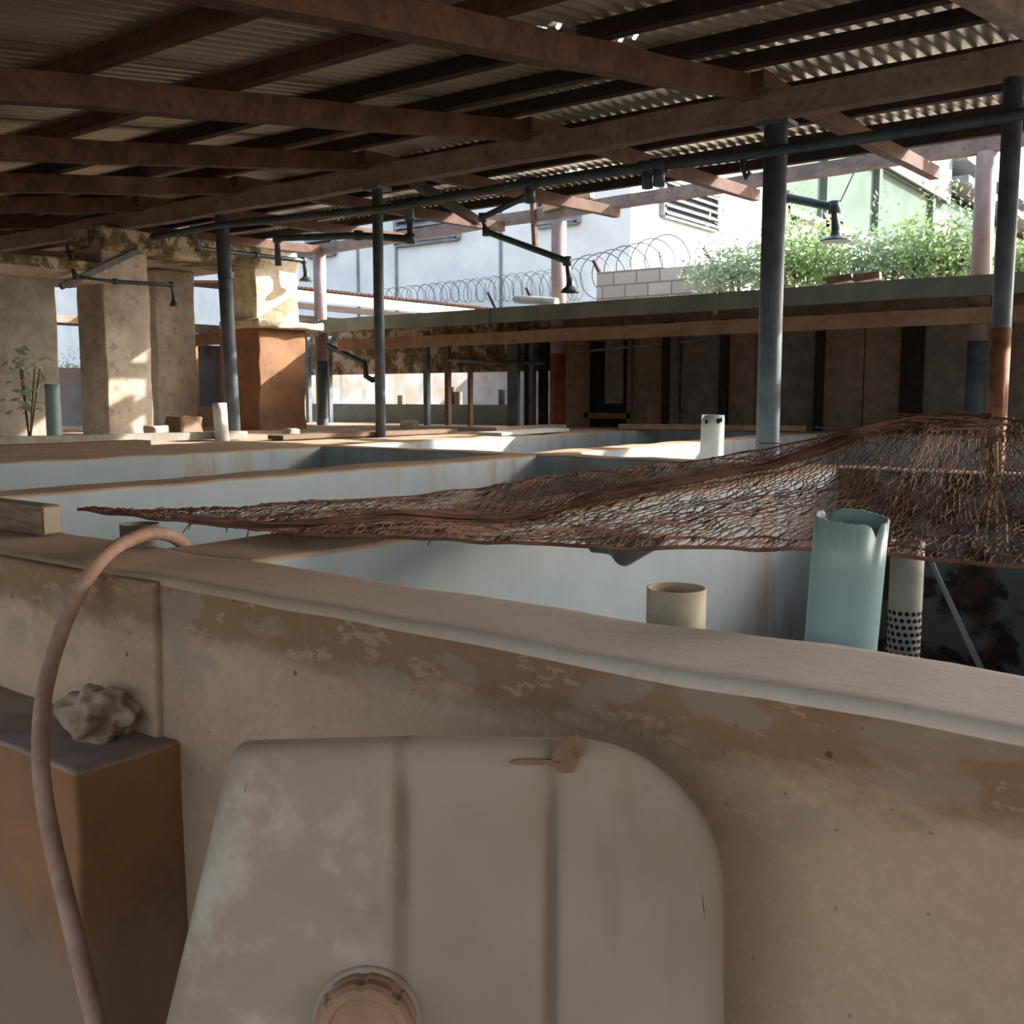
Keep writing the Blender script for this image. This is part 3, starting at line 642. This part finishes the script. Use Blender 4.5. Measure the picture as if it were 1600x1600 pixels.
# front panel as a gridded surface with shallow pressed grooves
o0 = outline(.03)
def zspan(x):
    zs = []
    for i in range(len(o0)):
        (ax, az), (bx, bz) = o0[i], o0[(i + 1) % len(o0)]
        if (ax - x) * (bx - x) <= 0 and abs(ax - bx) > 1e-6: zs.append(az + (bz - az) * (x - ax) / (bx - ax))
    return (min(zs), max(zs)) if len(zs) >= 2 else (.06, 1.0)
xl, xr = min(p[0] for p in o0), max(p[0] for p in o0)
def groove(x, z):
    d = 0
    for gx, w, dp, z0, z1 in ((-.09, .009, .010, .945, 1.10), (.107, .007, .011, 0, 1.13)):
        if z0 < z < z1: d += dp * math.exp(-((x - gx) / w) ** 2)
    d += -.006 * math.exp(-((x + .115) / .012) ** 2) if .94 < z < 1.11 else 0
    return d + .004 * noise.noise(Vector((x * 4, z * 4, 2)))
def front(u, v):
    x = xl + 1e-4 + (xr - xl - 2e-4) * u; a, b = zspan(x); z = a + (b - a) * v
    edge = min(u, 1 - u, v, 1 - v); return place(x, groove(x, z) * min(1, edge * 20), z)
tk = thing('plastic_tank', base, 'big flat dusty plastic tank with rounded corner leaning on the front wall', 'plastic tank')
m.build('tank_shell', M['drum'], tk, True)
MB().grid(front, 200, 90).build('front_panel', M['drum'], tk, True)
# screw cap
cc = None
best = 1e9
for i in range(400):
    u = -.55 + i * .0025
    for j in range(40):
        z = .6 + j * .01; p = place(u, -.02, z); d_ = p - EYE
        f = -.6 * d_.x + .8 * d_.y; r_ = .8 * d_.x + .6 * d_.y
        fz = f * CT - d_.z * ST; uz = f * ST + d_.z * CT
        e_ = abs(800 + F * r_ / fz - 570) + abs(800 - F * uz / fz - 1612)
        if e_ < best: best = e_; cc = (u, z)
cu, cz = cc
nrm = RX @ Vector((0, -1, 0)); cpos = place(cu, 0, cz)
def disc_stack(prof, nk, tooth=0):
    e = RX @ Vector((1, 0, 0)); g = RX @ Vector((0, 0, 1)); vs = []; fs = []
    for r, h in prof:
        for k in range(nk):
            rr = r * (1 - (tooth if (k // 3) % 4 == 0 and h > .002 and r > .05 else 0)); a = 2 * math.pi * k / nk
            vs.append(cpos + (e * math.cos(a) + g * math.sin(a)) * rr + nrm * h)
    for j in range(len(prof) - 1):
        for k in range(nk): fs.append((j * nk + k, j * nk + (k + 1) % nk, (j + 1) * nk + (k + 1) % nk, (j + 1) * nk + k))
    fs.append(tuple((len(prof) - 1) * nk + k for k in range(nk)))
    return MB().add(vs, fs)
cap = disc_stack([(.066, -.004), (.065, .012), (.062, .016), (.062, .03), (.057, .036), (.046, .038), (.044, .034), (.02, .034)], 96, .05).build('screw_cap', M['cap'], tk)
disc_stack([(.071, -.004), (.071, .003), (.067, .005)], 64).build('neck_ring', M['drum'], tk, True)
mud = MB()
def blob(px, py, w, h, k=22, sd=0):
    c = None; P0 = None
    # meet the sight line with the leaning front
    d_ = ray(px, py); nn = RX @ Vector((0, -1, 0)); p0 = place(0, -.0045, .5)
    s_ = (p0 - EYE).dot(nn) / d_.dot(nn); q = EYE + d_ * s_
    e = RX @ Vector((1, 0, 0)); g = RX @ Vector((0, 0, 1)); vs = []
    for lift, sc2 in ((-.004, 1), (.0, 1), ):
        for i in range(k):
            a = 2 * math.pi * i / k; j = 1 + .3 * noise.noise(Vector((math.cos(a) * 1.7, math.sin(a) * 1.7, sd)))
            vs.append(q + e * math.cos(a) * w * j + g * math.sin(a) * h * j + nn * lift)
    mud.add(vs, [(i, (i + 1) % k, k + (i + 1) % k, k + i) for i in range(k)] + [tuple(k + i for i in range(k))])
blob(884, 1186, .018, .019, sd=1); blob(896, 1166, .017, .014, sd=3); blob(835, 1191, .034, .0035, sd=5)
mud.build('mud_smear', M['mud'], tk)['label'] = 'brown mud smear'

# PVC pipes standing in the tanks
pb = PY(1313, 1010, 1.82); ptp = PY(1331, 806, 1.80)
dd = (ptp - pb) / (ptp.z - pb.z); foot = pb - dd * (pb.z - .12)
def jag(t_):
    return -.022 * max(0, math.sin(t_ * 2.0 + 2.6)) ** 26 - .004 * abs(noise.noise(Vector((math.cos(t_) * 5, math.sin(t_) * 5, 1)))) * 2
tag(MB().pipe(foot, ptp, .0635, .005, 72, jag).build('standpipe', M['bluepvc'], None, True), 'large pale blue plastic pipe with a jagged rim behind the front wall', 'pipe', 'plastic standpipes')
p = PY(1057, 918, 1.93)
tag(MB().pipe((p.x, p.y, .12), (p.x, p.y, p.z), .063, .004, 48).build('standpipe', M['cream'], None, True), 'cream plastic pipe stub just above the front wall top', 'pipe', 'plastic standpipes')
p = PY(218, 818, 2.0)
tag(MB().pipe((p.x, p.y, .12), (p.x, p.y, p.z), .065, .005, 40).build('standpipe', M['greypvc'], None, True), 'dusty grey pipe stub behind the hose loop', 'pipe', 'plastic standpipes')
p = PY(1414, 955, 3.0); tp = PY(1412, 845, 3.0)
t = thing('perforated_pipe', (p.x, p.y, .12), 'grey perforated pipe standing under the rusty mesh beside the blue pipe', 'pipe', 'plastic standpipes')
MB().pipe((p.x, p.y, .12), (p.x, p.y, tp.z), .046, .004, 40).build('pipe_body', M['greypvc'], t, True)
h = MB()
for r_ in range(24):
    for k in range(16):
        a = 2 * math.pi * (k + .3 * r_) / 16; z = p.z - r_ * .02
        if z < .15: continue
        c = Vector((p.x + .0463 * math.cos(a), p.y + .0463 * math.sin(a), z)); e = Vector((-math.sin(a), math.cos(a), 0)); nn = Vector((math.cos(a), math.sin(a), 0))
        h.add([c + e * .0065 * math.cos(b) + Vector((0, 0, .0065 * math.sin(b))) + nn * .0006 for b in [i * math.pi / 4 for i in range(8)]], [tuple(range(8))])
o = h.build('perforations', M['blackhole'], t); o['kind'] = 'stuff'
tag(MB().tube([PY(1452, 870, 2.75), PY(1535, 1050, 2.45), PZ(1660, 1320, .125)], .007, 8).build('thin_rod', M['vent']), 'thin grey rod leaning inside the tank right of the perforated pipe', 'rod')
p = PY(1112, 712, 6.6); p.z = TT
tpz = PY(1112, 648, 6.6).z
t = thing('standpipe', (p.x, 5.9, TT), 'white plastic pipe on the far tank wall left of the thick post', 'pipe', 'plastic standpipes')
p = PZ(1112, 712, TT + .002); q = PY(1114, 648, p.y); t.location = (p.x, p.y, TT)
MB().pipe((p.x, p.y, TT - .01), q, .078, .006, 40, lambda a: -.03 * max(0, math.sin(a * 2)) ** 3).build('pipe_body', M['white'], t, True)
for dx, dz, w in ((-.06, -.045, .011), (.022, -.04, .014), (.045, -.034, .012)):      # dark blotches on the side facing the yard's near corner
    k = 14; a0 = math.atan2(-.8, .6) + dx / .078; ring = []
    for i in range(k):
        aa = a0 + w * math.cos(2 * math.pi * i / k) / .078
        ring.append(Vector((q.x + .0795 * math.cos(aa), q.y + .0795 * math.sin(aa), q.z + dz + w * 1.4 * math.sin(2 * math.pi * i / k))))
    MB().add(ring, [tuple(range(k))]).build('dark_spot', M['blackhole'], t)
# small pipes by the pillars
p = PX(85, 676, -10.2)
tag(MB().pipe((p.x, p.y, 1.12), (p.x, p.y, PX(85, 600, -10.2).z), .075, .006, 28).build('standpipe', M['bluepvc'], None, True), 'pale blue pipe standing before the left pillars', 'pipe', 'plastic standpipes')
p = PX(347, 676, -9.2)
tag(MB().pipe((p.x, p.y, 1.12), (p.x - .03, p.y, PX(345, 630, -9.2).z), .075, .006, 28).build('standpipe', M['white'], None, True), 'white pipe leaning at the foot of the bent left post', 'pipe', 'plastic standpipes')

# ================================================ RUSTY WIRE MESH
near = [(122, 797, 1.222), (300, 817, 1.225), (470, 834, 1.222), (640, 841, 1.235), (840, 851, 1.25), (980, 855, 1.25), (1260, 858, 1.25), (1450, 873, 1.25), (1600, 887, 1.25), (1760, 905, 1.25)]
far = [(125, 795, 1.225), (400, 793, 1.225), (600, 778, 1.24), (760, 762, 1.265), (860, 744, 1.29), (1000, 730, 1.33), (1100, 718, 1.37), (1220, 697, 1.42), (1350, 668, 1.49), (1480, 648, 1.535), (1600, 656, 1.53), (1760, 670, 1.51)]
def poly(L):
    P = [PZ(*a) for a in L]; d = [0]
    for a, b in zip(P, P[1:]): d.append(d[-1] + (b - a).length)
    def at(u):
        s = u * d[-1]
        for i in range(len(P) - 1):
            if s <= d[i + 1]: return P[i].lerp(P[i + 1], (s - d[i]) / (d[i + 1] - d[i]))
        return P[-1]
    return at
nf, ff = poly(near), poly(far)
def msurf(u, v):
    a, b = nf(u), ff(u); p = a.lerp(b, v); w = min(1, u * 5) * (1 - abs(2 * v - 1) ** 2)
    lift = (.02 * math.sin(u * 19 + v * 5) - .05 * w * min(1, u * 1.6)) + .022 * noise.noise(Vector((u * 9, v * 4, 1)))
    if u > .5: lift += .03 * math.sin((u - .5) * 16 + 2) * v
    p.z += lift * w + .008 * noise.noise(p * 9)
    return p
NU, NV = 215, 38
m = MB(); pts = {}
for i in range(NU + 1):
    for j in range(NV + 1):
        u = (i + (.5 if j % 2 else 0)) / (NU + 1); pts[i, j] = msurf(min(1, u), j / NV) + Vector((random.gauss(0, .0025), random.gauss(0, .0025), random.gauss(0, .0025)))
def strut(a, b, r):
    d = b - a
    if d.length > .4 or d.length < 1e-5: return
    d.normalize(); e = d.cross(Vector((.3, .2, 1))).normalized(); g = d.cross(e); vs = []
    for p in (a, b):
        for k in range(3): t_ = 2.094 * k; vs.append(p + (e * math.cos(t_) + g * math.sin(t_)) * r)
    m.add(vs, [(0, 1, 4, 3), (1, 2, 5, 4), (2, 0, 3, 5)])
for j in range(NV):
    for i in range(NU + 1):
        if random.random() < .03: continue
        a = pts[i, j]
        if j % 2 == 0:
            strut(a, pts[i, j + 1], .0019)
            if i > 0: strut(a, pts[i - 1, j + 1], .0019)
        else:
            strut(a, pts[i, j + 1], .0019)
            if i < NU: strut(a, pts[i + 1, j + 1], .0019)
mm = thing('wire_mesh', PZ(500, 836, TT), 'rusty expanded wire mesh sheet draped across the tank openings', 'wire mesh')
m.build('mesh_net', M['rust'], mm)
ed = MB(); ed.tube([msurf(i / 120, 0) for i in range(121)], .005, 6); ed.tube([msurf(i / 120, 1) for i in range(20, 121)], .004, 6)
ed.tube([msurf(i / 120, .06 + .01 * math.sin(i)) for i in range(30, 121)], .003, 6)
for k in range(22):                                      # crushed fold where the sheet doubles over
    off = random.gauss(0, .06); ph = random.uniform(0, 6)
    ed.tube([msurf(u, min(.98, max(.01, (3 * w_ * w_ - 2 * w_ ** 3) + off * (.3 + w_) * (1.2 - w_) + .01 * math.sin(ph + u * 60)))) + Vector((0, 0, .012 + .006 * math.sin(ph + u * 25)))
             for u in [.17 + .006 * i for i in range(119)] for w_ in [min(1, (u - .17) / .66)]], .0028, 5)
ed.build('selvedge', M['rust'], mm, True)
fr = MB()
for k in range(46):                                     # frayed strands along the far fold
    u = random.uniform(.62, .97); a = msurf(u, random.uniform(.82, 1)); L = random.uniform(.08, .28)
    d_ = Vector((random.uniform(-.9, -.2), random.uniform(-.6, .3), random.uniform(-.05, .12)))
    fr.tube([a, a + d_ * L * .5 + Vector((0, 0, .008)), a + d_ * L], .0025, 5)
for k in range(10):
    u = random.uniform(.2, .5); a = msurf(u, 0); fr.tube([a, a + Vector((random.uniform(-.03, .03), -.01, -random.uniform(.01, .035)))], .002, 5)
fr.build('frayed_strands', M['rust'], mm)['kind'] = 'stuff'
# grey plastic scrap hanging under the mesh
a_, b_, c_, d_ = PY(890, 818, 2.62), PY(1050, 838, 2.62), PY(985, 883, 2.55), PY(925, 862, 2.56)
def rag(u, v):
    top = a_.lerp(b_, u); low = d_.lerp(c_, min(1, u / .62)) if u < .62 else c_.lerp(b_, (u - .62) / .38)
    p = top.lerp(low, v); p.y += .03 * math.sin(u * 9) * v + .012 * noise.noise(p * 14); return p
o = MB().grid(rag, 30, 16).build('plastic_scrap', M['rag'], None, True)
sd = o.modifiers.new('thickness', 'SOLIDIFY'); sd.thickness = .003
tag(o, 'grey torn plastic scrap drooping under the rusty mesh', 'plastic scrap')
# raffia string tied on the mesh near the slim pole
q = Q(3.0)
s_ = MB()
for k in range(4):
    dx = (k - 1.5) * 14
    s_.tube(smoothpath([q(1558, 748), q(1552 + dx * .5, 775), q(1550 + dx, 805), q(1548 + dx * 1.2, 850 + 6 * k)]), .0035, 6)
s_.tube([q(1557, 690), q(1558, 748)], .004, 6)
tag(s_.build('raffia_string', M['raffia'], None, True), 'frayed straw-coloured string hanging on the mesh at the right', 'string')
pp = PY(1550, 700, 3.25)
tag(MB().tube([PY(1552, 668, 3.3), PY(1548, 760, 3.25)], .016, 10).build('wooden_peg', M['wood']), 'short brown wooden peg stuck up through the mesh at the right', 'peg')

# ================================================ LOOSE THINGS ON THE FAR TANK TOPS
def plank(a, b, w, h, mat, lb, grp='planks on the far tank tops', z=None, name='plank', cat='plank'):
    a, b = Vector(a), Vector(b)
    tag(MB().bar(a, b, w, h, 8, .008).build(name, mat), lb, cat, grp)
a, b = PZ(-40, 690, 1.18), PZ(382, 679, 1.18)
plank(a, b, .16, .08, M['greypvc'], 'long grey plank lying on the platform in front of the pillars')
a, b = PZ(385, 676, 1.21), PZ(640, 668, 1.21)
plank((-7.05, 8.9, 1.235), (-7.2, 10.5, 1.235), .3, .05, M['woodend'], 'broad pale plank on the wide tank wall left of the thin post')
plank((-7.35, 6.2, 1.23), (-7.3, 8.6, 1.23), .22, .04, M['wood'], 'brown plank on the wide tank wall behind the bent post')
plank((-6.52, 8.3, 1.225), (-6.5, 9.5, 1.235), .34, .03, M['white'], 'sunlit pale board behind the thin post')
plank((-8.6, 3.6, 1.165), (-8.5, 5.6, 1.165), .25, .06, M['wood'], 'dusty board at the far left of the platform')
plank((-6.5, 10.9, 1.24), (-4.4, 11.5, 1.24), .25, .06, M['lumber'], 'orange lumber piece on the rear tank wall', None)
for px, py, s, m_, lb in ((288, 682, .22, 'block', 'brown rubble block between the pillars and the bent post'), (245, 686, .14, 'pillar', 'small rubble piece left of the brown rubble block'), (640, 672, .13, 'crack', 'pale sunlit rubble piece beside the thin post'), (455, 684, .1, 'concrete', 'small dark rubble piece on the wide wall'), (30, 668, .3, 'mossy', 'mossy rubble heap at the left edge')):
    zz = 1.13
    p = PZ(px, py, zz); bm = bmesh.new(); bmesh.ops.create_cube(bm, size=1); bmesh.ops.bevel(bm, geom=bm.edges[:], offset=.12, segments=2, affect='EDGES', profile=.5); bmesh.ops.subdivide_edges(bm, edges=bm.edges[:], cuts=1)
    k = MB(); k.v = [Vector((p.x + v.co.x * s * 1.5, p.y + v.co.y * s * 1.5, zz + .005 + (v.co.z + .5) * s)) + noise.noise_vector(v.co * 2 + p) * s * .12 for v in bm.verts]; k.f = [tuple(v.index for v in f.verts) for f in bm.faces]; bm.free()
    zmin = min(v.z for v in k.v)
    for v in k.v: v.z += zz - zmin
    tag(k.build('rubble_piece', M[m_]), lb, 'rubble', 'rubble on the tank tops')
p = PX(45, 665, -10.9)
t = thing('weed', (p.x, p.y, 1.13), 'small pale weed growing before the left pillar', 'plant')
leafmass(70, (p.x, p.y, 1.75), (.22, .22, .4), .13).build('leaves', M['leaf2'], t)
st = MB()
for k in range(5): st.tube([(p.x, p.y, 1.1), (p.x + random.uniform(-.2, .2), p.y + random.uniform(-.2, .2), 1.9)], .01, 6)
st.build('stems', M['stem'], t)

# ================================================ LIGHT, SKY, CAMERA
w = bpy.data.worlds.new('sky'); sc.world = w; w.use_nodes = True
nt = w.node_tree; bg = nt.nodes['Background']; sky = nt.nodes.new('ShaderNodeTexSky'); sky.sky_type = 'NISHITA'
sky.sun_disc = False; sky.sun_elevation = math.radians(28); sky.sun_rotation = math.radians(35); sky.dust_density = 4; sky.air_density = 1.2; sky.ozone_density = 1
hs = nt.nodes.new('ShaderNodeHueSaturation'); hs.inputs['Saturation'].default_value = .55
nt.links.new(sky.outputs[0], hs.inputs['Color']); nt.links.new(hs.outputs[0], bg.inputs[0]); bg.inputs[1].default_value = .45
sl = bpy.data.lights.new('sun', 'SUN'); sl.energy = 11; sl.angle = math.radians(.6); sl.color = (1, .965, .9)
so = bpy.data.objects.new('sun', sl); C.objects.link(so)
so.rotation_euler = Vector((.7, 1, .6)).to_track_quat('Z', 'Y').to_euler()
cam = bpy.data.cameras.new('camera'); cam.lens = 36; cam.sensor_width = 36; cam.clip_end = 500
co = bpy.data.objects.new('camera', cam); C.objects.link(co); co.location = EYE
co.rotation_euler = (math.pi / 2 - PITCH, 0, math.atan2(.6, .8)); sc.camera = co
sc.view_settings.view_transform = 'Standard'; sc.view_settings.look = 'None'; sc.view_settings.gamma = 1; sc.view_settings.use_curve_mapping = False
sc.view_settings.exposure = .65
